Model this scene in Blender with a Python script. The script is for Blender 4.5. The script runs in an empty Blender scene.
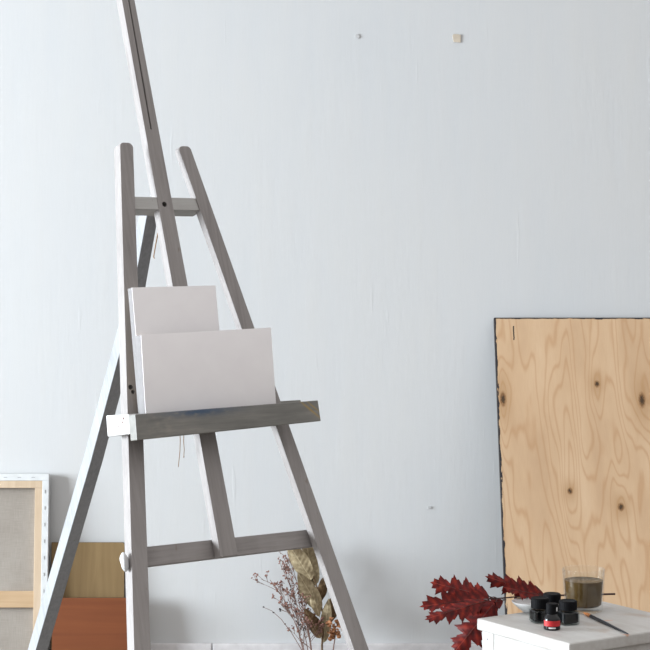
import bpy, bmesh, math, random
from mathutils import Vector, Matrix, noise as mnoise
random.seed(7)
sc = bpy.context.scene
col = sc.collection
F, HY, H = 1800.0, 260.0, 1.2          # measured focal length (px of a 650 px frame), eye level, eye height (m)
EYE = Vector((0, 0, H))
R = math.radians

# ------------------------------------------------------------------ helpers
def at(x, y, D):
    """world point seen at photo position x,y at distance D from the picture plane"""
    return Vector(((x-325)/F*D, D, H+(HY-y)/F*D))
def on_table(x, y): return at(x, y, TZ_DROP*F/(y-HY))
TZ_DROP = .65
TZ = H-TZ_DROP

def new_obj(name, bm, mat, parent=None, mw=None, smooth=False, angle=None):
    me = bpy.data.meshes.new(name)
    bmesh.ops.recalc_face_normals(bm, faces=bm.faces)
    bm.to_mesh(me); bm.free()
    if smooth:
        for p in me.polygons: p.use_smooth = True
        if angle: me.set_sharp_from_angle(angle=R(angle))
    for m in (mat if isinstance(mat, (list, tuple)) else [mat]): me.materials.append(m)
    o = bpy.data.objects.new(name, me); col.objects.link(o)
    if parent is not None:
        o.parent = parent
        pw = parent.matrix_basis if parent.parent is None else parent.parent.matrix_basis @ parent.matrix_basis
        o.matrix_basis = pw.inverted() @ (mw if mw is not None else pw)
    elif mw is not None: o.matrix_basis = mw
    return o
def tag(o, label=None, cat=None, group=None, kind=None):
    for k, v in (('label', label), ('category', cat), ('group', group), ('kind', kind)):
        if v: o[k] = v
    return o
def thing(name, loc, label, cat, group=None, rot=None):
    e = bpy.data.objects.new(name, None); col.objects.link(e)
    e.empty_display_size = .05
    m = Matrix.Translation(loc)
    if rot is not None: m = m @ rot.to_4x4()
    e.matrix_basis = m
    return tag(e, label, cat, group)
def frame(o, X, Y, Z):
    m = Matrix((X, Y, Z)).transposed().to_4x4(); m.translation = o
    return m
def bevel(bm, w, seg=2, faces=None):
    bmesh.ops.recalc_face_normals(bm, faces=bm.faces)
    es = [e for e in bm.edges if len(e.link_faces) == 2 and e.calc_face_angle(0) > .5]
    bmesh.ops.bevel(bm, geom=es, offset=w, segments=seg, profile=.6, affect='EDGES')
def prism(pts, z0, z1, bev=.0015, seg=2, bm=None):
    """outline in XY extruded along Z"""
    own = bm or bmesh.new()
    b = bmesh.new()
    a = [b.verts.new((p[0], p[1], z0)) for p in pts]; c = [b.verts.new((p[0], p[1], z1)) for p in pts]
    b.faces.new(a); b.faces.new(c)
    n = len(pts)
    for i in range(n): b.faces.new((a[i], a[(i+1) % n], c[(i+1) % n], c[i]))
    if bev: bevel(b, bev, seg)
    me = bpy.data.meshes.new('tmp'); b.to_mesh(me); b.free(); own.from_mesh(me); bpy.data.meshes.remove(me)
    return own
def box(x0, x1, y0, y1, z0, z1, bev=.0015, seg=2, bm=None):
    return prism([(x0, y0), (x1, y0), (x1, y1), (x0, y1)], z0, z1, bev, seg, bm)
def lathe(prof, n=40, bm=None, cx=0, cy=0, sq=None):
    """profile (r,z) about Z; sq = superellipse power for squarish bodies"""
    bm = bm or bmesh.new(); rings = []
    for r, z in prof:
        if r < 1e-6: rings.append([bm.verts.new((cx, cy, z))]); continue
        ring = []
        for i in range(n):
            a = 2*math.pi*i/n; c, s = math.cos(a), math.sin(a); k = 1
            if sq: k = (abs(c)**sq+abs(s)**sq)**(-1/sq)
            ring.append(bm.verts.new((cx+r*k*c, cy+r*k*s, z)))
        rings.append(ring)
    for A, B in zip(rings, rings[1:]):
        for i in range(n):
            j = (i+1) % n
            f = [A[i % len(A)], A[j % len(A)], B[j % len(B)], B[i % len(B)]]
            f = list(dict.fromkeys(f))
            if len(f) > 2: bm.faces.new(f)
    return bm
def tube(bm, pts, r0, r1=None, n=6):
    pts = [Vector(p) for p in pts]; r1 = r0 if r1 is None else r1; rings = []
    prev = None
    for i, p in enumerate(pts):
        d = (pts[min(i+1, len(pts)-1)]-pts[max(i-1, 0)]).normalized()
        if prev is None: prev = d.orthogonal().normalized()
        s = (prev-d*prev.dot(d)).normalized(); prev = s; t = d.cross(s)
        r = r0+(r1-r0)*i/(len(pts)-1)
        rings.append([bm.verts.new(p+s*r*math.cos(2*math.pi*k/n)+t*r*math.sin(2*math.pi*k/n)) for k in range(n)])
    for A, B in zip(rings, rings[1:]):
        for k in range(n): bm.faces.new((A[k], A[(k+1) % n], B[(k+1) % n], B[k]))
    bm.faces.new(rings[0]); bm.faces.new(rings[-1])
    return bm
def bez(a, b, c, n=8):
    a, b, c = Vector(a), Vector(b), Vector(c)
    return [a*(1-t)**2+b*2*t*(1-t)+c*t*t for t in [i/n for i in range(n+1)]]
def blob(bm, c, r, sx=1, sy=1, sz=1, sub=1):
    v = bmesh.ops.create_icosphere(bm, subdivisions=sub, radius=r)['verts']
    for q in v: q.co = Vector((q.co.x*sx, q.co.y*sy, q.co.z*sz))+Vector(c)
def cut(o, cutter_bm):
    """boolean subtraction baked into the mesh (cutter given in o's own coordinates)"""
    me = bpy.data.meshes.new('c'); bmesh.ops.recalc_face_normals(cutter_bm, faces=cutter_bm.faces)
    cutter_bm.to_mesh(me); cutter_bm.free()
    t = bpy.data.objects.new('c', o.data); c = bpy.data.objects.new('c', me)
    col.objects.link(t); col.objects.link(c)
    m = t.modifiers.new('b', 'BOOLEAN'); m.operation = 'DIFFERENCE'; m.object = c; m.solver = 'EXACT'
    bpy.context.view_layer.update()
    n = bpy.data.meshes.new_from_object(t.evaluated_get(bpy.context.evaluated_depsgraph_get()))
    bpy.data.objects.remove(t); bpy.data.objects.remove(c); bpy.data.meshes.remove(me)
    o.data = n

# ------------------------------------------------------------------ materials
class NT:
    def __init__(s, name, rough=.6, spec=.3):
        s.m = bpy.data.materials.new(name); s.m.use_nodes = True
        s.t = s.m.node_tree; s.b = s.t.nodes['Principled BSDF']
        s.b.inputs['Roughness'].default_value = rough; s.b.inputs['Specular IOR Level'].default_value = spec
    def n(s, ty, **kw):
        x = s.t.nodes.new(ty)
        for k, v in kw.items(): setattr(x, k, v)
        return x
    def set(s, sock, v):
        if hasattr(v, 'is_output') or isinstance(v, bpy.types.NodeSocket): s.t.links.new(v, sock)
        else: sock.default_value = v
    def math(s, op, a, b=0., c=None):
        x = s.n('ShaderNodeMath', operation=op); s.set(x.inputs[0], a); s.set(x.inputs[1], b)
        if c is not None: s.set(x.inputs[2], c)
        return x.outputs[0]
    def coord(s, scale=(1, 1, 1), rot=(0, 0, 0), loc=(0, 0, 0)):
        c = s.n('ShaderNodeTexCoord'); m = s.n('ShaderNodeMapping')
        m.inputs['Scale'].default_value = scale; m.inputs['Rotation'].default_value = rot; m.inputs['Location'].default_value = loc
        s.t.links.new(c.outputs['Object'], m.inputs['Vector']); return m.outputs[0]
    def noise(s, vec, scale, detail=4, rough=.55, dist=0):
        x = s.n('ShaderNodeTexNoise'); s.set(x.inputs['Vector'], vec)
        x.inputs['Scale'].default_value = scale; x.inputs['Detail'].default_value = detail
        x.inputs['Roughness'].default_value = rough; x.inputs['Distortion'].default_value = dist
        return x.outputs['Fac']
    def ramp(s, fac, stops, interp='LINEAR'):
        x = s.n('ShaderNodeValToRGB'); x.color_ramp.interpolation = interp
        e = x.color_ramp.elements
        while len(e) < len(stops): e.new(.5)
        for q, (p, c) in zip(e, stops):
            q.position = p; q.color = (*c, 1) if len(c) == 3 else c
        s.set(x.inputs[0], fac); return x.outputs[0]
    def mask(s, fac, a, b):
        x = s.n('ShaderNodeMapRange'); x.clamp = True
        s.set(x.inputs[0], fac); x.inputs[1].default_value = a; x.inputs[2].default_value = b
        return x.outputs[0]
    def mix(s, fac, a, b, mode='MIX'):
        x = s.n('ShaderNodeMix', data_type='RGBA', blend_type=mode)
        s.set(x.inputs[0], fac)
        for sock, v in ((x.inputs[6], a), (x.inputs[7], b)):
            s.set(sock, (*v, 1) if isinstance(v, tuple) and len(v) == 3 else v)
        return x.outputs[2]
    def color(s, c): s.set(s.b.inputs['Base Color'], (*c, 1) if isinstance(c, tuple) and len(c) == 3 else c); return s
    def bump(s, h, strength=.2, dist=.002):
        x = s.n('ShaderNodeBump'); s.set(x.inputs['Height'], h)
        x.inputs['Strength'].default_value = strength; x.inputs['Distance'].default_value = dist
        s.t.links.new(x.outputs[0], s.b.inputs['Normal']); return s
    def xyz(s):
        c = s.n('ShaderNodeTexCoord'); x = s.n('ShaderNodeSeparateXYZ'); s.t.links.new(c.outputs['Object'], x.inputs[0])
        return x.outputs
def plain(name, c, rough=.6, spec=.3, var=.08, scale=30):
    q = NT(name, rough, spec); f = q.noise(q.coord(), scale)
    d = tuple(max(0, v*(1-var*2)) for v in c); l = tuple(v*(1+var) for v in c)
    return q.color(q.ramp(f, [(.25, d), (.75, l)])).m

def mat_wall():
    q = NT('wall_paint', .75, .2)
    big = q.noise(q.coord((1, 1, .8)), 1.3, 3); mid = q.noise(q.coord((9, 9, 1.1)), 2.2, 5, .6); fine = q.noise(q.coord((40, 40, 5)), 3, 4, .6)
    s = q.math('ADD', q.math('MULTIPLY', big, .6), q.math('MULTIPLY', mid, .4))
    c = q.ramp(s, [(.3, (.492, .510, .526)), (.5, (.510, .521, .529)), (.72, (.520, .524, .522))])
    q.color(c)
    h = q.math('ADD', q.math('MULTIPLY', mid, .8), q.math('MULTIPLY', fine, .35))
    drip = q.mask(q.noise(q.coord((16, 16, 1.6), loc=(3, 0, 1)), 2.4, 2, .5), .70, .76)
    return q.bump(q.math('ADD', h, q.math('MULTIPLY', drip, .3)), .235, .003).m
def mat_easel(name='worn_grey_paint', base=(.245, .228, .222), dark=(.18, .166, .163), light=(.29, .276, .271), gr=(60, 3, 60)):
    q = NT(name, .6, .25)
    g = q.noise(q.coord(gr), 2.2, 6, .65, .3); b = q.noise(q.coord((3, 1.2, 3)), 3, 4)
    k = q.math('ADD', q.math('MULTIPLY', g, .55), q.math('MULTIPLY', b, .45))
    c = q.ramp(k, [(.3, dark), (.5, base), (.72, light)])
    w = q.mask(q.noise(q.coord((14, 4, 14), loc=(1, 2, 5)), 6, 3), .69, .74)
    c = q.mix(q.math('MULTIPLY', w, .55), c, (.17, .13, .105))
    q.color(c)
    return q.bump(g, .25, .001).m
def mat_lip():
    q = NT('stained_grey_paint', .45, .35)
    g = q.noise(q.coord((3, 45, 45)), 2.4, 6, .65); b = q.noise(q.coord((2, 6, 6)), 3.2, 4)
    c = q.ramp(q.math('ADD', q.math('MULTIPLY', g, .45), q.math('MULTIPLY', b, .55)), [(.3, (.11, .108, .102)), (.5, (.165, .162, .15)), (.72, (.24, .228, .208))])
    X, Y, Z = q.xyz()
    def gau(v, c0, r):
        d = q.math('DIVIDE', q.math('SUBTRACT', v, c0), r); return q.math('EXPONENT', q.math('MULTIPLY', q.math('MULTIPLY', d, d), -1))
    n = q.noise(q.coord((9, 22, 20)), 3.2, 5)
    blue = q.math('MULTIPLY', q.math('MULTIPLY', gau(X, -.07, .10), gau(Y, TOPU-.006, .010)), q.mask(n, .30, .52))
    c = q.mix(q.math('MULTIPLY', blue, .9), c, (.035, .07, .13))
    slant = q.math('ADD', q.math('MULTIPLY', X, .75), Y)
    och = q.math('MAXIMUM', q.math('MULTIPLY', gau(slant, .165, .0032), gau(X, .253, .03)), q.math('MULTIPLY', gau(slant, .179, .002), gau(X, .262, .02)))
    c = q.mix(q.math('MULTIPLY', och, .75), c, (.33, .22, .05))
    pale = q.math('MULTIPLY', gau(X, -.17, .05), q.mask(n, .45, .7))
    c = q.mix(q.math('MULTIPLY', pale, .5), c, (.30, .27, .23))
    return q.color(c).bump(g, .3, .0012).m
def mat_end():
    q = NT('white_end_paint', .55, .3)
    n = q.noise(q.coord(), 60, 4); v = q.mask(q.noise(q.coord(loc=(3, 1, 2)), 95, 2), .68, .72)
    return q.color(q.mix(q.math('MULTIPLY', v, .45), q.ramp(n, [(.3, (.42, .42, .41)), (.7, (.52, .52, .52))]), (.16, .12, .10))).m
def mat_canvas():
    q = NT('primed_canvas', .85, .15)
    w = q.n('ShaderNodeTexWave', wave_type='BANDS', bands_direction='X'); q.set(w.inputs['Vector'], q.coord()); w.inputs['Scale'].default_value = 420
    w2 = q.n('ShaderNodeTexWave', wave_type='BANDS', bands_direction='Y'); q.set(w2.inputs['Vector'], q.coord()); w2.inputs['Scale'].default_value = 420
    f = q.noise(q.coord(), 14, 3)
    q.color(q.ramp(f, [(.3, (.77, .75, .765)), (.7, (.80, .785, .795))]))
    return q.bump(q.math('ADD', w.outputs['Fac'], w2.outputs['Fac']), .06, .0006).m
def mat_linen():
    q = NT('raw_linen', .9, .1)
    a = q.noise(q.coord((220, 9, 60)), 3, 3); b = q.noise(q.coord((9, 220, 60)), 3, 3); z = q.noise(q.coord(), 6, 3)
    s = q.math('ADD', q.math('MULTIPLY', q.math('ADD', a, b), .32), q.math('MULTIPLY', z, .36))
    return q.color(q.ramp(s, [(.32, (.225, .20, .175)), (.5, (.285, .258, .228)), (.68, (.34, .312, .28))])).bump(q.math('ADD', a, b), .2, .0006).m
def mat_wood(name, d, b, l, axis=1, freq=1., rough=.55):
    q = NT(name, rough, .3)
    s = [34*freq]*3; s[axis] = 2.2*freq
    g = q.noise(q.coord(tuple(s)), 1.6, 6, .6, .6); z = q.noise(q.coord(), 5*freq, 3)
    k = q.math('ADD', q.math('MULTIPLY', g, .6), q.math('MULTIPLY', z, .4))
    return q.color(q.ramp(k, [(.32, d), (.5, b), (.68, l)])).bump(g, .15, .0008).m
def mat_plywood(W, Ht, knots, dash):
    q = NT('birch_plywood_face', .5, .3)
    X, Y, Z = q.xyz()
    warp = q.noise(q.coord((3.4, .55, 1)), 1.7, 3, .45)
    field = q.math('ADD', q.math('MULTIPLY', warp, 2.3), q.math('MULTIPLY', X, 2.2))
    dark = 0.; halo = 0.
    for (kx, ky, rx, ry) in knots:
        def g(sx, sy):
            a = q.math('DIVIDE', q.math('SUBTRACT', X, kx), sx); b = q.math('DIVIDE', q.math('SUBTRACT', Y, ky), sy)
            return q.math('EXPONENT', q.math('MULTIPLY', q.math('ADD', q.math('MULTIPLY', a, a), q.math('MULTIPLY', b, b)), -1.))
        field = q.math('ADD', field, q.math('MULTIPLY', g(.024, .11), .30))
        dark = q.math('MAXIMUM', dark, g(rx, ry)); halo = q.math('MAXIMUM', halo, g(rx*2.6, ry*3.2))
    wob = q.noise(q.coord((60, 7, 1)), 2, 4)
    ring = q.math('SINE', q.math('ADD', q.math('MULTIPLY', field, 62), q.math('MULTIPLY', wob, 1.2)))
    line = q.math('POWER', q.math('MULTIPLY', q.math('ADD', ring, 1), .5), 6.)
    big = q.noise(q.coord((5, 1.2, 1)), 2, 4); pore = q.noise(q.coord((210, 9, 1)), 3, 4, .6)
    c = q.ramp(big, [(.3, (.43, .29, .175)), (.5, (.485, .337, .208)), (.72, (.53, .382, .248))])
    c = q.mix(q.math('MULTIPLY', line, .5), c, (.37, .205, .095))
    c = q.mix(q.math('MULTIPLY', q.mask(pore, .42, .75), .16), c, (.33, .19, .09))
    c = q.mix(q.math('MULTIPLY', halo, .55), c, (.30, .165, .065))
    kn_ = q.math('MULTIPLY', dark, q.math('ADD', q.math('MULTIPLY', q.noise(q.coord((300, 90, 1)), 1.5, 4), 1.5), .25))
    c = q.mix(q.mask(kn_, .25, .6), c, (.20, .10, .04)); c = q.mix(q.mask(kn_, .62, .85), c, (.05, .028, .012))
    # ragged black edge paint that bled onto the face, along left and top
    rag = q.math('MULTIPLY', q.noise(q.coord((90, 16, 1)), 1.7, 4), .018)
    d1 = q.math('SUBTRACT', q.math('ADD', X, rag), .0135)
    c = q.mix(q.mask(d1, .0005, -.0005), c, (.012, .012, .016))
    rag2 = q.math('MULTIPLY', q.noise(q.coord((16, 90, 1), loc=(2, 0, 0)), 1.7, 4), .014)
    d2 = q.math('ADD', q.math('SUBTRACT', Ht, Y), rag2); d2 = q.math('SUBTRACT', d2, .011)
    c = q.mix(q.mask(d2, .0005, -.0005), c, (.012, .012, .016))
    dx, y0, y1 = dash
    dd = q.math('ABSOLUTE', q.math('SUBTRACT', X, q.math('ADD', dx, q.math('MULTIPLY', q.math('SUBTRACT', q.noise(q.coord((1, 60, 1)), 2), .5), .004))))
    m = q.math('MULTIPLY', q.mask(dd, .0022, .0014), q.math('MULTIPLY', q.math('GREATER_THAN', Y, y0), q.math('LESS_THAN', Y, y1)))
    c = q.mix(m, c, (.02, .015, .012))
    return q.color(c).bump(line, .05, .0006).m
def mat_stool():
    q = NT('stool_paint', .5, .3)
    a = q.noise(q.coord(), 9, 5, .6); g = q.noise(q.coord((5, 50, 50)), 2.2, 5)
    c = q.ramp(q.math('ADD', q.math('MULTIPLY', a, .6), q.math('MULTIPLY', g, .4)), [(.3, (.32, .30, .28)), (.5, (.395, .385, .37)), (.7, (.445, .44, .43))])
    for loc, sc_, lo, hi, cc, k in (((5, 1, 2), 11, .58, .70, (.29, .22, .17), .6), ((1, 7, 3), 24, .70, .73, (.30, .42, .42), .55), ((8, 3, 9), 30, .725, .745, (.46, .20, .10), .6)):
        c = q.mix(q.math('MULTIPLY', q.mask(q.noise(q.coord(loc=loc), sc_, 2), lo, hi), k), c, cc)
    return q.color(c).bump(g, .15, .0008).m
def mat_glass(name, tint=(.985, .992, .988), gl_=.55):
    q = NT(name); t = q.t
    t.nodes.remove(q.b)
    tr = q.n('ShaderNodeBsdfTransparent'); tr.inputs[0].default_value = (*tint, 1)
    gl = q.n('ShaderNodeBsdfGlossy'); gl.inputs['Roughness'].default_value = .03
    lw_ = q.n('ShaderNodeLayerWeight'); lw_.inputs['Blend'].default_value = .5
    fr = q.n('ShaderNodeMath', operation='MULTIPLY_ADD'); pw_ = q.math('POWER', lw_.outputs['Facing'], 4.); t.links.new(pw_, fr.inputs[0]); fr.inputs[1].default_value = gl_; fr.inputs[2].default_value = .04
    mx = q.n('ShaderNodeMixShader'); t.links.new(fr.outputs[0], mx.inputs[0]); t.links.new(tr.outputs[0], mx.inputs[1]); t.links.new(gl.outputs[0], mx.inputs[2])
    t.links.new(mx.outputs[0], t.nodes['Material Output'].inputs['Surface'])
    return q.m
def mat_leaf(name, d, b, l, rough=.5, vein=.07):
    q = NT(name, rough, .35)
    X, Y, Z = q.xyz()
    v = q.math('SINE', q.math('MULTIPLY', q.math('SUBTRACT', Y, q.math('MULTIPLY', q.math('ABSOLUTE', X), .75)), 420))
    n = q.noise(q.coord(), 70, 4); k = q.math('ADD', q.math('MULTIPLY', n, .8), q.math('MULTIPLY', v, vein))
    c = q.ramp(k, [(.2, d), (.42, b), (.62, l)])
    q.b.inputs['Specular IOR Level'].default_value = .15; mid = q.mask(q.math('ABSOLUTE', X), .0009, .0003)
    q.color(q.mix(q.math('MULTIPLY', mid, .5), c, tuple(min(1, x*1.6+.02) for x in l)))
    return q.bump(q.math('ADD', v, n), .25, .0008).m

M = dict(
    wall=mat_wall(), easel=mat_easel(), end=mat_end(), canvas=mat_canvas(), side=plain('shaded_canvas_side', (.215, .208, .21), .9, .1, .05, 60), linen=mat_linen(),  # canvas sides darkened in colour to look less strongly lit
    stretcher=mat_wood('pine_stretcher', (.42, .315, .215), (.49, .38, .27), (.55, .44, .33)),
    olive=mat_wood('olive_brown_wood', (.12, .074, .03), (.185, .122, .055), (.255, .175, .085), 1, .45),
    red=mat_wood('reddish_brown_wood', (.105, .028, .009), (.165, .048, .015), (.215, .07, .024), 0, .35),
    darkedge=plain('dark_edge', (.03, .024, .02)), black=plain('black_plastic', (.005, .005, .006), .6, .06),
    ink=plain('black_ink', (.003, .003, .004), .3, .15), stool=mat_stool(),
    base=plain('baseboard_paint', (.575, .56, .567), .6), floor=mat_wood('floor_boards', (.17, .145, .12), (.225, .20, .175), (.27, .24, .21), 0, .5),
    white=plain('white_paint', (.46, .465, .47), .5), porcelain=plain('white_porcelain', (.64, .65, .65), .2, .5, .02),
    glass=mat_glass('clear_glass'), jarglass=mat_glass('jar_glass', (.80, .83, .83), .15),
    water=plain('murky_paint_water', (.075, .046, .017), .25, .12, .12, 40),
    oak=mat_leaf('red_oak_leaf', (.03, .003, .003), (.095, .006, .005), (.20, .018, .008), .55),
    oakstem=plain('dark_red_stem', (.05, .022, .02)), twig=plain('dry_twig', (.15, .085, .065)), floret=plain('dry_floret', (.25, .135, .11), .8, .1, .2, 200),
    dryleaf=mat_leaf('dry_olive_leaf', (.16, .12, .07), (.29, .235, .145), (.42, .355, .24), .6, .02),
    brownleaf=mat_leaf('dry_brown_leaf', (.06, .036, .018), (.12, .076, .04), (.20, .135, .075), .6, .02),
    ochre=mat_leaf('dry_orange_petals', (.20, .085, .04), (.33, .155, .075), (.45, .24, .13), .7),
    seed=plain('dark_seed', (.03, .02, .018)), twine=plain('jute_twine', (.27, .17, .10), .9, .1),
    redlabel=plain('red_label', (.40, .018, .022), .5), paper=plain('white_paper', (.55, .55, .55), .7),
    bristle=mat_wood('orange_bristle', (.30, .10, .03), (.45, .17, .05), (.55, .25, .09), 1, 4), brushblack=plain('black_lacquer', (.012, .013, .017), .25, .5),
    silver=plain('grey_print', (.22, .23, .25), .4), staple=plain('steel_staple', (.22, .22, .23), .4), chip=plain('bare_plaster', (.50, .44, .36), .9), frame=plain('window_frame_paint', (.6, .6, .6)),
)

# ------------------------------------------------------------------ the room
WX, wy0, wy1, wz0, wz1 = -6.6, 1.7, 4.4, .25, 2.55
WY = 5.2                                                     # back wall
def rect_wall(name, a, b, c, d, m): 
    bm = bmesh.new(); bm.faces.new([bm.verts.new(p) for p in (a, b, c, d)])
    o = new_obj(name, bm, m); return tag(o, kind='structure')
def solid(name, x0, x1, y0, y1, z0, z1, m, bev=0, parent=None):
    return new_obj(name, box(x0, x1, y0, y1, z0, z1, bev), m, parent)
tag(solid('wall_back', WX, 4.2, WY, WY+.12, 0, 3.2, M['wall']), kind='structure')
tag(solid('floor', WX, 4.2, -1.5, WY+.12, -.06, 0, M['floor']), kind='structure')
bm = box(WX, -.326, WY-.016, WY, 0, .094, .003); box(-.324, 4.2, WY-.016, WY, 0, .094, .003, bm=bm)
tag(new_obj('baseboard_back', bm, M['base']), kind='structure')
# left wall with the window the daylight comes through
bm = box(WX-.15, WX, -1.5, wy0, 0, 3.2, 0); box(WX-.15, WX, wy1, WY+.12, 0, 3.2, 0, bm=bm)
box(WX-.15, WX, wy0, wy1, 0, wz0, 0, bm=bm); box(WX-.15, WX, wy0, wy1, wz1, 3.2, 0, bm=bm)
tag(new_obj('wall_left', bm, M['wall']), kind='structure')
bm = bmesh.new()
for y in (wy0, wy1-.05): box(WX-.12, WX-.06, y, y+.05, wz0, wz1, .003, bm=bm)
for z in (wz0, wz1-.05): box(WX-.12, WX-.06, wy0, wy1, z, z+.05, .003, bm=bm)
box(WX-.11, WX-.07, (wy0+wy1)/2-.02, (wy0+wy1)/2+.02, wz0, wz1, .003, bm=bm)
tag(new_obj('window_1', bm, M['frame']), kind='structure')

# ------------------------------------------------------------------ easel
TH, LA, TT = R(38), R(17.5), R(8)
T = Vector((math.cos(TH), math.sin(TH), 0)); B = Vector((math.sin(TH), -math.cos(TH), 0)); Zv = Vector((0, 0, 1))
V = (Zv*math.cos(LA)-B*math.sin(LA)); N = T.cross(V)
P0 = at(200, 408, 4.2)                                     # mast at ledge height, on the easel plane
EF = frame(P0, T, V, N)
O = B*math.cos(TT)+Zv*math.sin(TT); U = T.cross(-O).normalized()
if U.z < 0: U = -U
LF = frame(P0, T, U, O)                                    # ledge frame: along, up, out
VF = -(P0.z)/V.z
easel = thing('easel', Vector((P0.x, P0.y, 0)), 'tall worn grey studio easel with a long slotted mast and splayed legs', 'easel')
def slanted(name, c0, v0, s, vtop, vbot, wtop, wbot, w0, w1, rnd=0):
    c = lambda v: c0+s*(v-v0)
    top = []
    if rnd:
        for k in range(6):
            a = R(90)*k/5
            top.append((c(vtop)+wtop/2-rnd+rnd*math.sin(R(90)-a), vtop-rnd+rnd*math.sin(a)))
        for k in range(6):
            a = R(90)*k/5
            top.append((c(vtop)-wtop/2+rnd-rnd*math.sin(a), vtop-rnd+rnd*math.cos(a)))
    else: top = [(c(vtop)+wtop/2, vtop), (c(vtop)-wtop/2, vtop)]
    pts = [(c(vbot)-wbot/2, vbot), (c(vbot)+wbot/2, vbot)]+top
    return new_obj(name, prism(pts, w0, w1, .0018), M['easel'], easel, EF)
lu = slanted('upright', -.082, .643, .1502, .657, VF+.011, .037, .0445, -.03, 0, .012)
bm = lathe([(0, -.02), (.0062, -.02), (.0062, .01), (0, .01)], 14, cx=-.1785, cy=.058)
bm2 = lathe([(0, -.02), (.005, -.02), (.005, .01), (0, .01)], 12, cx=-.1745, cy=.047)
ru = slanted('upright', .090, .645, -.1985, .655, VF+.009, .036, .0445, -.021, 0, .012)
mast = slanted('mast', -.001, 1.0, -.0098, 1.22, -.3485, .036, .0485, -.0275, -.002)
cbm = box(-.0021, .0021, .695, 1.3, -.05, .02, 0)
cut(mast, cbm)
cut(mast, lathe([(0, -.05), (.0066, -.05), (.0066, .02), (0, .02)], 16, cx=.001, cy=.503))
cut(lu, bm); cut(lu, bm2)
ub = new_obj('cross_bar', box(-.094, .112, .490, .5215, -.052, -.004, .0015), mat_easel('worn_pale_grey_paint', (.37, .365, .355), (.30, .29, .28), (.42, .415, .41), gr=(3, 60, 60)), easel, EF)
cut(ub, lathe([(0, -.04), (.0066, -.04), (.0066, .02), (0, .02)], 16, cx=.001, cy=.503))
new_obj('cross_bar', prism([(-.232, -.346), (.292, -.347), (.282, -.306), (-.226, -.302)], -.055, -.0315, .0015), mat_easel('worn_grey_paint_crossbar', gr=(3, 60, 60)), easel, EF)
# back leg, hinged behind the upper bar
def bl(x, y):
    d = Vector(((x-325)/F, 1, (HY-y)/F)); # depth = 4.365+(.097-z)*.40
    D = (4.365+.097*.388)/(1+d.z*.388); return EYE+d*D
c = [bl(153, 213), bl(133, 325), bl(97.2, 460), bl(41.7, 650)]
d = (c[3]-c[2]).normalized(); k = (0-c[3].z)/d.z; c[3] = c[3]+d*(k-.012)
bm = bmesh.new(); rings = []
for i, p in enumerate(c):
    dr = (c[min(i+1, 3)]-c[max(i-1, 0)]).normalized(); nn = T.cross(dr).normalized()
    if nn.dot(B) < 0: nn = -nn
    hw = .0165+.0025*i/3
    rings.append([bm.verts.new(p+T*sx*hw-nn*q*.036) for sx, q in ((-1, 0), (1, 0), (1, 1), (-1, 1))])
for A, Bq in zip(rings, rings[1:]):
    for k in range(4): bm.faces.new((A[k], A[(k+1) % 4], Bq[(k+1) % 4], Bq[k]))
bm.faces.new(rings[0]); bm.faces.new(rings[-1]); bevel(bm, .0018)
Li = EF.inverted(); 
for v in bm.verts: v.co = Li @ v.co
new_obj('back_leg', bm, mat_easel('worn_bluish_grey', (.25, .258, .27), (.185, .19, .20), (.30, .308, .32)), easel, EF)  # slightly bluer grey than the uprights
# ledge
def lz(x, y, o):                                            # photo point -> (along, up) on the ledge plane at out = o
    dd = Vector(((x-325)/F, 1, (HY-y)/F)); t = ((P0+O*o-EYE).dot(O))/dd.dot(O)
    q = EYE+dd*t-P0; return (q.dot(T), q.dot(U))
ls = [lz(135, 414.3, .093), lz(137, 440.3, .093), lz(321, 421, .093), lz(318, 400.3, .093)]
TOPU = .5*(ls[0][1]+ls[3][1])
M['lip'] = mat_lip()
lip = new_obj('ledge_lip', prism(ls, .066, .093, .002), M['lip'], easel, LF)
uL = ls[0][0]
new_obj('ledge_tray', box(uL+.03, ls[3][0]-.06, TOPU-.045, TOPU-.016, .001, .066, .0015), M['lip'], easel, LF)
new_obj('ledge_back_rail', box(-.18, lz(297, 402, -.05)[0], TOPU-.032, TOPU+.012, -.056, -.034, .0015), M['lip'], easel, LF)
eb = new_obj('ledge_end_block', prism([(-.031, TOPU-.045), (.066, TOPU-.045), (.066, TOPU-.001), (-.031, TOPU+.003)], 0, .03, .0025), M['end'], easel, frame(P0+T*(uL+.03), O, U, -T) @ Matrix.Identity(4))
bm = bmesh.new()
for x, y, r in ((.044, -.017, .0030), (.039, -.025, .0025), (.018, -.034, .0024)):
    lathe([(0, .0296), (r, .0296), (r, .0304), (0, .0304)], 10, bm=bm, cx=x, cy=TOPU+y+.008)
new_obj('nail', bm, plain('rusty_nail', (.09, .03, .025)), eb, frame(P0+T*(uL+.03), O, U, -T))
# white painted knob on the left side of the left upright
q = Vector((-.082+.1502*(-.333-.643)-.031, -.333, -.013))
bm = bmesh.new(); blob(bm, (0, 0, 0), 1, .0085, .022, .010, 3)
for v in bm.verts: v.co += mnoise.noise_vector(v.co*90)*.002
kn = new_obj('knob', bm, M['white'], easel, EF @ Matrix.Translation(q), True)
tag(kn, 'small white lumpy knob')

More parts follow.
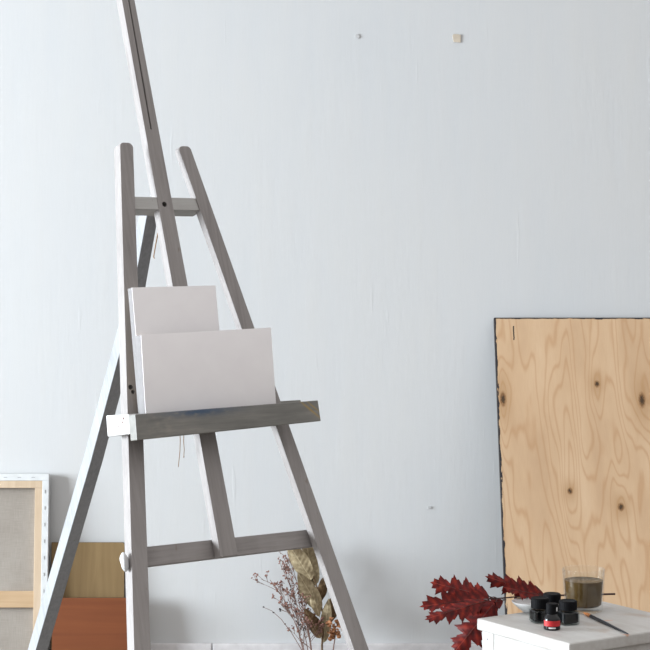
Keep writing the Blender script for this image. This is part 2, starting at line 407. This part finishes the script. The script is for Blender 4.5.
# ------------------------------------------------------------------ canvases on the ledge
tray_top = TOPU-.016
def leaned(out, lean):
    n = B*math.cos(lean)+Zv*math.sin(lean); up = Zv*math.cos(lean)-B*math.sin(lean)
    org = P0+O*out+U*(tray_top+.0012)
    return org, up, n
def canvas_on(name, out, lean, pts, th, label):
    org, up, n = leaned(out, lean); cs = []
    for x, y in pts:
        dd = Vector(((x-325)/F, 1, (HY-y)/F)); t = (org-EYE).dot(n)/dd.dot(n); qq = EYE+dd*t-org
        cs.append((qq.dot(T), qq.dot(up)))
    (xl, yl), (xr, yr) = cs
    root = thing(name, org, label, 'canvas', 'blank white canvases on the easel ledge')
    m = frame(org, T, up, n)
    # stretched canvas face wrapped round the edges, gently rounded
    o = new_obj('canvas_face', prism([(xl, 0), (xr, 0), (xr, yr), (xl, yl)], -.0014, 0, .0006, 2), M['canvas'], root, m, True, 50)
    i_ = .0004
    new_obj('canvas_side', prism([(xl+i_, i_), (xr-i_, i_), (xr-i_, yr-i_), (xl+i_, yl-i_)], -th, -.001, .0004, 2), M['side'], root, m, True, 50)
    bm = bmesh.new(); e = .016
    box(xl+.004, xr-.004, .004, .004+e, -th-.0008, -th+.004, .0008, bm=bm); box(xl+.004, xr-.004, min(yl, yr)-.004-e, min(yl, yr)-.004, -th-.0008, -th+.004, .0008, bm=bm)
    box(xl+.004, xl+.004+e, .004, yl-.006, -th-.0008, -th+.004, .0008, bm=bm); box(xr-.004-e, xr-.004, .004, yr-.006, -th-.0008, -th+.004, .0008, bm=bm)
    new_obj('stretcher_bar', bm, M['stretcher'], root, m)
canvas_on('canvas', .058, R(6.5), [(141, 335), (271, 327.5)], .024, 'blank white landscape canvas standing in front on the easel ledge')
canvas_on('canvas', .029, R(9), [(132, 287.5), (215.5, 285.4)], .019, 'blank white canvas behind the wider landscape one on the easel')

# ------------------------------------------------------------------ bits of twine
def strand(bm, pts, r=.001): tube(bm, pts, r, r*.8, 6)
D = (P0+O*.03).y
t = thing('twine', at(180, 432, D), 'two thin brown twine ends dangling under the easel ledge', 'string')
bm = bmesh.new()
for pp in ([(179.8, 431), (180.2, 440), (180, 450), (179.2, 458), (178.3, 467)], [(184, 431), (183.6, 441), (184.2, 450), (183.8, 456)]):
    strand(bm, [at(x, y, D)-at(180, 432, D) for x, y in pp])
blob(bm, at(183.8, 457, D)-at(180, 432, D), .0017)
new_obj('strand', bm, M['twine'], t)
D = 4.33
bm = bmesh.new(); o0 = at(160, 214, 4.36)
strand(bm, [at(160, 212, 4.37)-o0, at(158.6, 226, D)-o0, at(157.4, 236, D)-o0, at(155.3, 247, D)-o0, at(153.6, 257, D)-o0, at(154.6, 258.5, D)-o0], .0016)
tag(new_obj('cord', bm, M['twine'], None, Matrix.Translation(o0)), 'short brown cord hanging behind the mast below the upper crossbar', 'string')

# ------------------------------------------------------------------ things leaning on the wall, left
def leaning(xl, xr, ytop, Dtop, Dbot):
    """plane of something leaning: top at wall side, foot on the floor"""
    pt = at(0, ytop, Dtop); zt = pt.z; L = math.hypot(zt, Dtop-Dbot)
    up = Vector((0, Dtop-Dbot, zt)).normalized(); n = Vector((1, 0, 0)).cross(up)
    x0 = (xl-325)/F*Dtop; x1 = (xr-325)/F*Dtop
    return frame(Vector((x0, Dbot, 0)), Vector((1, 0, 0)), up, n), x1-x0, L
TK = .02
m, W, L = leaning(-130, 49, 477.5, 5.172, 5.12)
root = thing('stretched_canvas', m.translation, 'back of a stretched canvas with raw linen and pine bars leaning on wall', 'canvas')
# foot a hair above the floor so the lower back edge does not dip below
m = m @ Matrix.Translation((0, .004+TK*.3, 0))
fw = .019; bw = .021; n_ = root
bm = bmesh.new()                                             # canvas wrapped round edges and folded over the back
for a in ((0, W, L-fw, L), (0, W, 0, fw), (0, fw, fw, L-fw), (W-fw, W, fw, L-fw)): box(a[0], a[1], a[2], a[3], -TK, .0, .0012, bm=bm)
fold = new_obj('canvas_fold', bm, plain('white_primed_fold', (.56, .575, .58), .8, .1, .05, 40), root, m)
bm = bmesh.new()
for a in ((fw, W-fw, L-fw-bw, L-fw), (fw, W-fw, fw, fw+bw), (fw, fw+bw, fw+bw, L-fw-bw), (W-fw-bw, W-fw, fw+bw, L-fw-bw)): box(a[0], a[1], a[2], a[3], -TK+.002, -.0015, .001, bm=bm)
new_obj('stretcher_frame', bm, M['stretcher'], root, m)
cb = L-(594-477.5)/F*5.15
new_obj('stretcher_crossbar', box(fw+bw, W-fw-bw, cb-.046, cb, -TK+.002, -.004, .001), mat_wood('pine_crossbar', (.36, .245, .14), (.43, .30, .18), (.49, .36, .23), 0), root, m)
new_obj('linen', box(fw+.002, W-fw-.002, fw+.002, L-fw-.002, -TK, -TK+.003, 0), M['linen'], root, m)
for i in range(9):
    y = L-.05-i*.047
    new_obj('staple', box(W-fw*.55-.0006, W-fw*.55+.0006, y-.005, y+.005, -.0005, .0009, 0), M['staple'], fold, m)
for i in range(8):
    x = W-.045-i*.04
    new_obj('staple', box(x-.005, x+.005, L-fw*.5-.0006, L-fw*.5+.0006, -.0005, .0009, 0), M['staple'], fold, m)

def panel(name, xl, xr, ytop, Dt, Db, th, mat, label, cat, rnd=.0):
    m, W, L = leaning(xl, xr, ytop, Dt, Db)
    m = m @ Matrix.Translation((0, .004+th*.3, 0))
    r = rnd; pts = [(0, 0), (W, 0)]
    if r: pts += [(W-r+r*math.cos(R(a)), L-r+r*math.sin(R(a))) for a in (0, 30, 60, 90)]
    else: pts += [(W, L)]
    pts += [(0, L)]
    root = thing(name, m.translation, label, cat)
    o = new_obj('panel_face', prism(pts, -.003, 0, .0006), mat, root, m)
    o = new_obj('panel_edge', prism([(x*.9985+.0006, y*.999) for x, y in pts], -th, -.003, .0008), M['darkedge'], root, m)
    return root
panel('wooden_board', 51.5, 124.5, 545.5, 5.182, 5.152, .016, M['olive'], 'olive-brown wooden board leaning against wall behind the reddish board', 'board', .008)
panel('wooden_board', 52.5, 139, 601, 5.142, 5.118, .016, M['red'], 'low reddish-brown wooden board in front of the olive-brown one', 'board')

# ------------------------------------------------------------------ plywood sheet, right
m, W, L = leaning(494.2, 494.2+1800/5.18*.80, 319.5, 5.178, 4.75)
m = m @ Matrix.Translation((0, .006, 0)); mi = m.inverted()
def ply(x, y):
    n = m.to_3x3() @ Vector((0, 0, 1)); dd = Vector(((x-325)/F, 1, (HY-y)/F))
    return mi @ (EYE+dd*((m.translation-EYE).dot(n)/dd.dot(n)))
kn = []
for x, y, rx, ry in ((597, 384, .0065, .009), (642, 400, .008, .02), (503, 399, .0075, .019), (570, 491, .006, .008), (621, 507, .0075, .010)):
    p = ply(x, y); kn.append((p.x, p.y, rx*1.25, ry*1.2))
a, b = ply(514, 340), ply(514, 326)
root = thing('plywood_sheet', m.translation, 'knotty birch plywood sheet with black edges leaning on the wall', 'plywood')
new_obj('veneer_face', box(0, W, 0, L, -.003, 0, .0006), mat_plywood(W, L, kn, (a.x, a.y, b.y)), root, m)
new_obj('black_edge', box(-.0004, W+.0004, 0, L+.0004, -.018, -.003, .0008), M['darkedge'], root, m)

# ------------------------------------------------------------------ chips on the wall
def chip(x, y, w, h, label, seed, mat):
    rnd = random.Random(seed); p = at(x, y, WY); pts = []
    for k in range(9):
        a = 2*math.pi*k/9; r = rnd.uniform(.75, 1.1); pts.append((math.cos(a)*r*w/2, math.sin(a)*r*h/2))
    o = new_obj('paint_flake', prism(pts, -.0005, .0022, .0006), mat, None, frame(p, Vector((1, 0, 0)), Vector((0, 0, 1)), Vector((0, -1, 0))))
    tag(o, label, 'flake')
p = at(456.5, 38.3, WY)
tag(new_obj('paint_flake', prism([(-.012, .007), (-.008, -.011), (.012, -.0125), (.0125, .010), (.002, .0115), (-.009, .012)], -.0005, .0025, .0006), M['chip'], None, frame(p, Vector((1, 0, 0)), Vector((0, 0, 1)), Vector((0, -1, 0)))), 'square beige flake stuck high on the white wall', 'flake')
chip(357.5, 36.5, .014, .014, 'tiny pale chip high on the wall left of the beige flake', 5, M['white'])
chip(429.5, 507.5, .014, .009, 'tiny pale chip low on the wall left of the plywood', 8, M['white'])

# ------------------------------------------------------------------ stool
PA, PB, PD = on_table(476.5, 618.2), on_table(569.5, 643.6), on_table(602.5, 600.8)
ex = (PB-PA); ey = (PD-PA); sx, sy = ex.length, ey.length
ex.normalize(); ey = (ey-ex*ey.dot(ex)).normalized()
sm = frame(Vector((PA.x, PA.y, 0)), ex, ey, Vector((0, 0, 1)))
stool = thing('stool', Vector((PA.x, PA.y, 0)), 'low white-painted wooden stool with stained top beside the plywood', 'stool')
new_obj('stool_top', box(0, sx, 0, sy, TZ-.021, TZ, .004, 3), M['stool'], stool, sm)
ins, lw = .007, .034
for x in (ins, sx-ins-lw):
    for y in (ins, sy-ins-lw): new_obj('leg', box(x, x+lw, y, y+lw, 0, TZ-.021, .002), M['stool'], stool, sm)
zt = TZ-.021
bm = lathe([(0, 0), (.0021, 0), (.0019, .0007), (0, .0008)], 12)
new_obj('nail', bm, M['staple'], stool, sm @ frame(Vector((ins+.016, ins, zt-.014)), Vector((1, 0, 0)), Vector((0, 0, 1)), Vector((0, -1, 0))))
for a in ((ins+lw, sx-ins-lw, ins+.001, ins+.019), (ins+lw, sx-ins-lw, sy-ins-.019, sy-ins-.001), (ins+.001, ins+.019, ins+lw, sy-ins-lw), (sx-ins-.019, sx-ins-.001, ins+lw, sy-ins-lw)):
    new_obj('apron', box(*a, zt-.13, zt, .0012), M['stool'], stool, sm)
    new_obj('stretcher', box(*a, .12, .15, .0012), M['stool'], stool, sm)

# ------------------------------------------------------------------ on the stool
g = on_table(583.6, 611); 
glass = thing('water_glass', Vector((g.x, g.y, TZ)), 'clear tumbler of murky brown paint water on the stool', 'glass')
ro, rb = .0393, .0345; hh = .0787
prof = [(0, 0.0003), (rb-.003, .0003), (rb, .002), (rb+.0008, .012), (ro, hh-.001), (ro-.0008, hh), (ro-.002, hh-.001), (rb-.0012, .013), (rb-.006, .0095), (0, .009)]
new_obj('tumbler', lathe(prof, 64), M['glass'], glass, None, True, 40)
ri = lambda z: (rb-.0012)+((ro-.002)-(rb-.0012))*(z-.013)/(hh-.001-.013)-.0006
new_obj('paint_water', lathe([(0, .0098), (rb-.0068, .0102), (ri(.013)-.0002, .0136), (ri(.0575), .0575), (ri(.058)-.001, .0572), (0, .0571)], 64), M['water'], glass, None, True, 40)

JG = 'ink jars on the stool'
def jar(x, y, D, rot, w, hb, rc, hc, label):
    p = Vector(((x-325)/F*D, D, TZ))
    root = thing('ink_jar', p, label, 'jar', JG, Matrix.Rotation(rot, 3, 'Z'))
    rr = w/2
    new_obj('jar_body', lathe([(0, .0004), (rr-.002, .0004), (rr, .003), (rr, hb-.003), (rr-.003, hb-.0004), (rc*.8, hb), (rc*.8, hb+.003), (0, hb+.003)], 48, sq=5), M['jarglass'], root, None, True, 35)
    new_obj('ink', lathe([(0, .0032), (rr-.0038, .0032), (rr-.0016, .0055), (rr-.0016, hb-.0045), (rr-.004, hb-.002), (0, hb-.0018)], 48, sq=5), M['ink'], root, None, True, 35)
    bm = bmesh.new(); n = 60; prof = [(0, hb+.001), (rc-.0004, hb+.001), (rc, hb+.002), (rc, hb+hc-.0018), (rc-.0016, hb+hc), (rc-.003, hb+hc-.0004), (0, hb+hc-.0004)]
    lathe(prof, n, bm=bm)
    for v in bm.verts:
        a = math.atan2(v.co.y, v.co.x)
        if math.hypot(v.co.x, v.co.y) > rc-.0003 and int(round(a/(2*math.pi)*n)) % 2: v.co.x *= .972; v.co.y *= .972
    new_obj('cap', bm, M['black'], root, None, True, 25)
jar(540, 0, 3.232, R(14), .0345, .0245, .0163, .0195, 'black ink jar at left front with clear glass base')
jar(568, 0, 3.214, R(20), .0345, .0250, .0163, .0175, 'black ink jar right of the small red-labelled bottle')
jar(552, 0, 3.268, R(30), .0300, .0270, .0160, .0180, 'black ink jar at the back, half hidden behind the other jars')
p = on_table(552, 629.3)
bt = thing('ink_bottle', Vector((p.x, p.y, TZ)), 'small dark round ink bottle with a red label, frontmost', 'bottle')
r = .0148
new_obj('bottle_body', lathe([(0, .0003), (r-.0015, .0003), (r, .0018), (r, .0185), (r-.002, .0225), (.0098, .0262), (.0085, .028), (.0085, .031), (0, .031)], 48), plain('dark_glass', (.004, .004, .005), .15, .3), bt, None, True, 40)
bm = lathe([(.0088, .0285), (.0104, .0285), (.0106, .0292), (.0104, .0448), (.0094, .0457), (0, .0457)], 48)
new_obj('cap', bm, M['black'], bt, None, True, 35)
def wrap(r, z0, z1, a0, a1, n=24):
    bm = bmesh.new(); A = []; 
    for rad in (r, r+.0003):
        for i in range(n+1):
            a = a0+(a1-a0)*i/n; A.append((bm.verts.new((rad*math.cos(a), rad*math.sin(a), z0)), bm.verts.new((rad*math.cos(a), rad*math.sin(a), z1))))
    for i in range(n):
        a, b, c_, d_ = A[i], A[i+1], A[n+1+i], A[n+2+i]
        bm.faces.new((a[0], b[0], b[1], a[1])); bm.faces.new((c_[0], d_[0], d_[1], c_[1])); bm.faces.new((a[0], b[0], d_[0], c_[0])); bm.faces.new((a[1], b[1], d_[1], c_[1]))
    bm.faces.new((A[0][0], A[0][1], A[n+1][1], A[n+1][0])); bm.faces.new((A[n][0], A[n][1], A[2*n+1][1], A[2*n+1][0]))
    return bm
new_obj('label', wrap(r+.0001, .0075, .0172, R(-165), R(-28)), M['redlabel'], bt, None, True, 40)
new_obj('label_strip', wrap(r+.0001, .0035, .0060, R(-120), R(-72)), M['paper'], bt, None, True, 40)
new_obj('cap_mark', wrap(.01055, .033, .040, R(-52), R(-36), 6), M['paper'], bt, None, True, 40)

bp = at(531.5, 611.5, 3.328); bp.z = TZ
bowl = new_obj('dish', lathe([(0, .0004), (.017, .0004), (.018, .002), (.024, .006), (.034, .0155), (.0365, .0182), (.0368, .0192), (.0358, .0194), (.033, .017), (.022, .0075), (.012, .005), (0, .0048)], 56), M['porcelain'], None, Matrix.Translation(bp), True, 60)
tag(bowl, 'small white shallow dish on the stool edge under the red leaves', 'dish')

# brush
a, b = on_table(583.5, 614.5), on_table(628.5, 635.3); a.z += .0033; b.z += .0021
br = thing('paintbrush', Vector((a.x, a.y, TZ)), 'thin black paintbrush with orange bristles lying on the stool', 'paintbrush')
ydir = (b-a).normalized(); zd = Vector((0, 0, 1)); xd = ydir.cross(zd).normalized(); bmw = frame(a, xd, ydir, xd.cross(ydir)); Lb = (b-a).length
def lat_y(prof, n=20):
    bm = lathe([(r, z) for r, z in prof], n)
    for v in bm.verts: v.co = Vector((v.co.x, v.co.z, -v.co.y))
    return bm
new_obj('bristles', lat_y([(0, 0), (.0014, .003), (.0031, .016), (.0030, .034), (0, .034)]), M['bristle'], br, bmw, True, 50)
new_obj('ferrule', lat_y([(0, .032), (.0031, .032), (.0031, .034), (.003, .05), (.0027, .052), (0, .052)]), M['brushblack'], br, bmw, True, 40)
hd = new_obj('handle', lat_y([(0, .05), (.0027, .05), (.0031, .07), (.0028, .10), (.0018, Lb-.02), (.0011, Lb-.002), (0, Lb)]), M['brushblack'], br, bmw, True, 50)
bm = bmesh.new()
for i, (y, l) in enumerate(((.060, .006), (.068, .004), (.074, .007), (.083, .003), (.089, .008), (.100, .005))): box(-.0011, .0004, y, y+l, .0026, .00325, 0, bm=bm)
new_obj('print', bm, M['silver'], hd, bmw)

# ------------------------------------------------------------------ red oak branch
def leaf_mesh(Lf, Wf, lobes, fold, curl, seed, wav=.0, serr=True):
    """leaf along +Y from the petiole, thin but solid"""
    rnd = random.Random(seed); bm = bmesh.new(); half = {}
    ys = []
    n = lobes
    for side in (-1, 1):
        P = [(0.0, 0.06)]
        for i in range(n):
            t0 = .10+.76*i/n; t1 = .10+.76*(i+1)/n; tm = (t0+t1)/2
            env = math.sin(math.pi*min(1, (tm*.92+.06))**.8)**.75 if serr else math.sin(math.pi*tm**.9)**.8; e0 = math.sin(math.pi*t0**.9)**.8
            wl = env*(.95+.12*rnd.random()) if serr else env
            sin_ = env*.30 if serr else env*.93
            P += [(sin_, t0), (wl*.72, tm+.005), (wl*.66, tm+.03), (wl, tm+.10+.02*rnd.random()), (wl*.74, tm+.075), (wl*.70, tm+.12)] if serr else [(e0, t0), (wl, tm)]
        P += [(.30, .87), (.33, .955), (.14, .93), (.0, 1.0)] if serr else [(math.sin(math.pi*.91**.9)**.8, .91), (.0, 1.0)]
        half[side] = P
    def bend(x, y):
        z = -fold*abs(x)+curl*(y/Lf)**2*Lf+wav*math.sin(y/Lf*9+seed)*abs(x)/max(Wf, 1e-6)*2
        return Vector((x, y, z+mnoise.noise(Vector((x*60, y*60, seed)))*.0022))
    K = len(half[1]); 
    prev_t = 0; mids = []
    for i in range(K):
        t = half[1][i][1]; t = max(t*.985, prev_t+.001) if i else 0.02; prev_t = min(t, .999); mids.append(prev_t)
    mv = [bm.verts.new(bend(0, Lf*t)) for t in mids]
    for side in (-1, 1):
        ov = [bm.verts.new(bend(side*x*Wf/2, Lf*min(t, 1))) for x, t in half[side]]
        hv = [bm.verts.new(bend(side*x*Wf/4, Lf*(min(t, 1)*.6+mids[i]*.4))) for i, (x, t) in enumerate(half[side])]
        for i in range(K-1):
            for A, Bv in ((mv, hv), (hv, ov)):
                try: bm.faces.new((A[i], A[i+1], Bv[i+1], Bv[i]))
                except ValueError: pass
    bmesh.ops.remove_doubles(bm, verts=bm.verts[:], dist=1e-6)
    be = [e for e in bm.edges if e.is_boundary]
    low = {v: bm.verts.new(v.co-Vector((0, 0, .0004))) for v in bm.verts[:]}
    for f in bm.faces[:]: bm.faces.new([low[v] for v in reversed(f.verts)])
    for e in be:
        a, b = e.verts; bm.faces.new((a, b, low[b], low[a]))
    return bm
def put_leaf(name, root, base, tip, facing, Wf, lobes, fold, curl, seed, mat, wav=0, serr=True, petiole=None, pm=None):
    y = (tip-base); Lf = y.length; y.normalize(); f = Vector(facing); z = (f-y*f.dot(y)).normalized(); x = y.cross(z)
    o = new_obj(name, leaf_mesh(Lf, Wf, lobes, fold, curl, seed, wav, serr), mat, root, frame(base, x, y, z), True, 60)
    if petiole is not None:
        bm = bmesh.new(); inv = frame(base, x, y, z).inverted(); tube(bm, [inv @ q for q in bez(petiole, (petiole+base)/2+Vector((0, 0, .003)), base, 5)]+[Vector((0, Lf*.3, .0006)), Vector((0, Lf*.75, curl*.5*Lf+.0004))], .0010, .0004, 6)
        new_obj('midrib', bm, pm, o, frame(base, x, y, z))
    return o
s0, s1, s2 = at(615, 594, 3.415), at(562, 595.3, 3.39), at(512, 597.2, 3.352)
s3, s4 = at(497, 598.5, 3.33), at(484, 599.5, 3.31)
oak = thing('oak_branch', s2, 'branch of red oak leaves resting on the dish over the stool edge', 'branch')
bm = bmesh.new(); tube(bm, [q-s2 for q in (s0, (s0+s1)/2, s1, (s1+s2)/2, s2, s3, s4)], .0019, .0011, 8)
new_obj('stem', bm, M['oakstem'], oak)
lf = [  # base px, D, tip px, D, facing, width, lobes, fold, curl, seed
    ((492, 597), 3.335, (430, 582.5), 3.365, (.15, -1, .5), .060, 4, .3, .02, 1),
    ((494, 598), 3.32, (419.5, 605.5), 3.30, (-.1, -.9, .8), .056, 4, -.35, -.03, 2),
    ((497, 600), 3.31, (453, 652), 3.29, (-.45, -1, .25), .076, 4, .3, -.06, 3),
    ((548, 596), 3.375, (484, 577), 3.37, (.1, -1, .6), .050, 4, .35, .05, 4),
    ((505, 600), 3.335, (470, 608), 3.31, (.0, -.8, .8), .042, 3, .3, -.04, 5),
    ((488, 600.5), 3.295, (425, 617.5), 3.25, (-.2, -.9, .9), .050, 4, .3, -.05, 6),
    ((541, 595), 3.36, (503, 588), 3.34, (.3, -1, .9), .052, 3, -.35, .04, 7),
]
pet = [s3, s3, s3, s1, s3, s4, (s1+s2)/2]
for (b, bd, t_, td, fc, wf, lo, fo, cu, sd), pt in zip(lf, pet):
    put_leaf('leaf', oak, at(*b, bd), at(*t_, td), fc, wf, lo, fo, cu, sd, M['oak'], .003, True, pt, M['oakstem'])

# ------------------------------------------------------------------ dried bouquet behind the right leg
foot = Vector((-.01, 5.02, .0))
def dz(x, y, D=5.08): return at(x, y, min(D+.04, 5.172))
lb = thing('dried_leaf_branch', Vector((dz(321, 650, 5.03).x, 5.03, 0)), 'dried branch of long olive-brown leaves behind the right easel leg', 'branch')
bm = bmesh.new(); rb_ = lb.matrix_basis.translation
st = [Vector((rb_.x+.004, 5.035, .004)), dz(322, 645, 5.05), dz(324, 620, 5.07), dz(318, 590, 5.09), dz(306, 556, 5.12), dz(297, 538, 5.14)]
tube(bm, [q-rb_ for q in st], .0032, .0016, 8); new_obj('stem', bm, M['brownleaf'], lb)
for b, t_, D, fc, w, fo, cu, sd, mt in (
    ((313, 582), (287, 541), 5.06, (-.2, -1, .15), .052, .25, .06, 11, 'dryleaf'),
    ((322, 612), (297, 572), 5.05, (.35, -1, .0), .050, .3, .05, 12, 'dryleaf'),
    ((316, 588), (303, 534), 5.10, (.3, -1, .2), .045, -.25, .08, 13, 'dryleaf'),
    ((321, 640), (305, 607), 5.04, (-.3, -1, .1), .042, .3, .08, 14, 'brownleaf'),
    ((323, 645), (329, 598), 5.05, (-.3, -1, .1), .034, .2, .02, 15, 'dryleaf'),
    ((325, 628), (336, 594), 5.09, (.2, -1, .1), .045, .3, .05, 16, 'brownleaf'),
    ((318, 606), (328, 572), 5.10, (.4, -1, .1), .030, .5, .05, 17, 'brownleaf'),
    ((320, 618), (311, 590), 5.03, (.5, -1, .0), .026, .4, .1, 18, 'dryleaf'),
):
    put_leaf('leaf', lb, dz(*b, D+.01), dz(*t_, D), fc, w, 5, fo, cu, sd, M[mt], .005, False)
fh = thing('dried_flower', Vector((dz(332, 640, 5.03).x, 5.035, 0)), 'orange-brown ruffled dried flower head beside the right easel leg', 'dried flower')
rf = fh.matrix_basis.translation; c0 = dz(336, 630, 5.01)
bm = bmesh.new(); tube(bm, [Vector((0, 0, .004)), (c0-rf)*.5+Vector((-.006, 0, 0)), c0-rf], .0022, .0016, 7); new_obj('stem', bm, M['twig'], fh)
rnd = random.Random(4)
for i in range(26):
    q = c0+Vector((rnd.uniform(-.017, .017), rnd.uniform(-.012, .012), rnd.uniform(-.024, .028))); dr = Vector((rnd.uniform(-1, 1), rnd.uniform(-.9, .2), rnd.uniform(-.3, 1))).normalized()
    put_leaf('petal', fh, q, q+dr*rnd.uniform(.014, .022), (rnd.uniform(-1, 1), -1, .3), .013, 3, .5, .3, 40+i, M['ochre'], .003, False)
def spray(name, footpx, way, tip, seed, label, dens=1.0, r0=.0015, spread=1., fl='floret', nbr=12, group='dried flower sprays behind the easel'):
    rnd = random.Random(seed); D0 = 5.0+rnd.uniform(-.02, .03)
    p0 = Vector((dz(*footpx, D0).x, D0, .004)); root = thing(name, Vector((p0.x, p0.y, 0)), label, 'dried flower', group)
    rt = root.matrix_basis.translation; D1 = D0+.10
    sb, fb = bmesh.new(), bmesh.new()
    main = bez(p0, dz(*way, (D0+D1)/2), dz(*tip, D1), 14)
    tube(sb, [q-rt for q in main], r0, r0*.4, 6)
    def twig(p, d, ln, lev):
        d = d.normalized(); e = p+d*ln; e.y = min(e.y, WY-.012); mid = p+d*ln*.5+Vector((rnd.uniform(-1, 1), rnd.uniform(-.5, .5), rnd.uniform(0, 1)))*ln*.12
        tube(sb, [q-rt for q in bez(p, mid, e, 4)], r0*.45 if lev else r0*.6, r0*.28, 5)
        if lev < 2:
            for k in range(rnd.randint(2, 3)):
                f = rnd.uniform(.35, 1); b_ = p+(e-p)*f
                twig(b_, d+Vector((rnd.uniform(-1, 1), rnd.uniform(-.6, .6), rnd.uniform(-.3, .9)))*.8*spread, ln*rnd.uniform(.35, .6), lev+1)
        else:
            for k in range(max(1, int(2*dens))):
                blob(fb, e-rt+Vector((rnd.uniform(-1, 1), rnd.uniform(-1, 1), rnd.uniform(-1, 1)))*.0035, rnd.uniform(.0016, .0036), rnd.uniform(.6, 1.3), rnd.uniform(.6, 1.2), rnd.uniform(.6, 1.2))
    for i in range(nbr):
        k = int(5+9*i/nbr); p = main[k]; d = (main[min(k+1, 14)]-main[k-1]).normalized()
        twig(p, d*.9+Vector((rnd.uniform(-1.2, .9), rnd.uniform(-.5, .3), rnd.uniform(-.1, .6)))*spread, rnd.uniform(.035, .06), 0)
    new_obj('stems', sb, M['twig'], root)
    tag(new_obj('florets', fb, M[fl], root), kind='stuff')
spray('dried_flower_spray', (312, 690), (303, 620), (270, 580), 1, 'dried spray reaching furthest left behind the easel, tiny pinkish-brown florets', 1.3)
spray('dried_flower_spray', (313, 690), (306, 615), (281, 566), 2, 'airy dried flower spray second from left, tip just left of leaves', 1.3)
spray('dried_flower_spray', (314, 690), (312, 620), (287, 552), 3, 'tallest dried flower spray, its tip reaching the lower easel crossbar', 1.2)
spray('dried_flower_spray', (315, 690), (313, 630), (297, 588), 4, 'dried flower spray standing close in front of the long olive leaves', .9, nbr=7)
spray('dried_flower_spray', (311, 690), (300, 630), (288, 598), 5, 'short dried spray with dark round seed heads', 1.2, fl='seed', nbr=5, spread=.7)
# lone stem, almost bare
p0 = Vector((dz(318, 690, 4.99).x-.01, 5.03, 0)); ds = thing('dry_stem', p0, 'lone thin bare stem curving left of the dried sprays', 'dried flower')
bm = bmesh.new(); tube(bm, [q-p0 for q in [p0+Vector((0, 0, .003))]+[dz(x, y, D) for x, y, D in ((303, 652, 5.06), (291, 632, 5.09), (281, 619, 5.11), (272, 611, 5.13), (263, 607, 5.15))]], .0012, .0006, 6); new_obj('stem', bm, M['twig'], ds)
for x, y in ((273.5, 612.5), (263.5, 607), (285, 624)):
    bm = bmesh.new(); blob(bm, dz(x, y, 5.12)-p0, .0028, 1.2, 1, .8); new_obj('bud', bm, M['seed'], ds)

# ------------------------------------------------------------------ light, camera
w = bpy.data.worlds.new('World'); sc.world = w; w.use_nodes = True
wt = w.node_tree; bg = wt.nodes['Background']
tc = wt.nodes.new('ShaderNodeTexCoord'); sp = wt.nodes.new('ShaderNodeSeparateXYZ'); rp = wt.nodes.new('ShaderNodeValToRGB'); ma = wt.nodes.new('ShaderNodeMath')
ma.operation = 'MULTIPLY_ADD'; ma.inputs[1].default_value = .5; ma.inputs[2].default_value = .5
wt.links.new(tc.outputs['Generated'], sp.inputs[0]); wt.links.new(sp.outputs[2], ma.inputs[0]); wt.links.new(ma.outputs[0], rp.inputs[0]); wt.links.new(rp.outputs[0], bg.inputs[0])
e = rp.color_ramp.elements                                   # pale ceiling above, darker room and floor below
e[0].position = .42; e[0].color = (.12, .115, .11, 1); e[1].position = .80; e[1].color = (1.0, .98, .972, 1)
bg.inputs[1].default_value = 1.32
ld = bpy.data.lights.new('window_daylight', 'AREA'); ld.shape = 'RECTANGLE'; ld.size = wy1-wy0-.1; ld.size_y = wz1-wz0-.1
ld.energy = 1400; ld.color = (.865, .94, 1.0)
lo = bpy.data.objects.new('window_daylight', ld); col.objects.link(lo)
lo.location = (WX-.17, (wy0+wy1)/2, (wz0+wz1)/2)
lo.matrix_basis = frame(lo.location.copy(), Vector((0, 1, 0)), Vector((0, 0, -1)), Vector((-1, 0, 0)))
cd = bpy.data.cameras.new('Camera'); cd.sensor_width = 36; cd.lens = 36*F/650; cd.shift_y = -(325-HY)/650
co = bpy.data.objects.new('Camera', cd); col.objects.link(co); co.location = EYE; co.rotation_euler = (R(90), 0, 0)
sc.camera = co
sc.view_settings.view_transform = 'Standard'; sc.view_settings.look = 'None'; sc.view_settings.gamma = 1; sc.view_settings.exposure = 0
sc.view_settings.use_curve_mapping = False
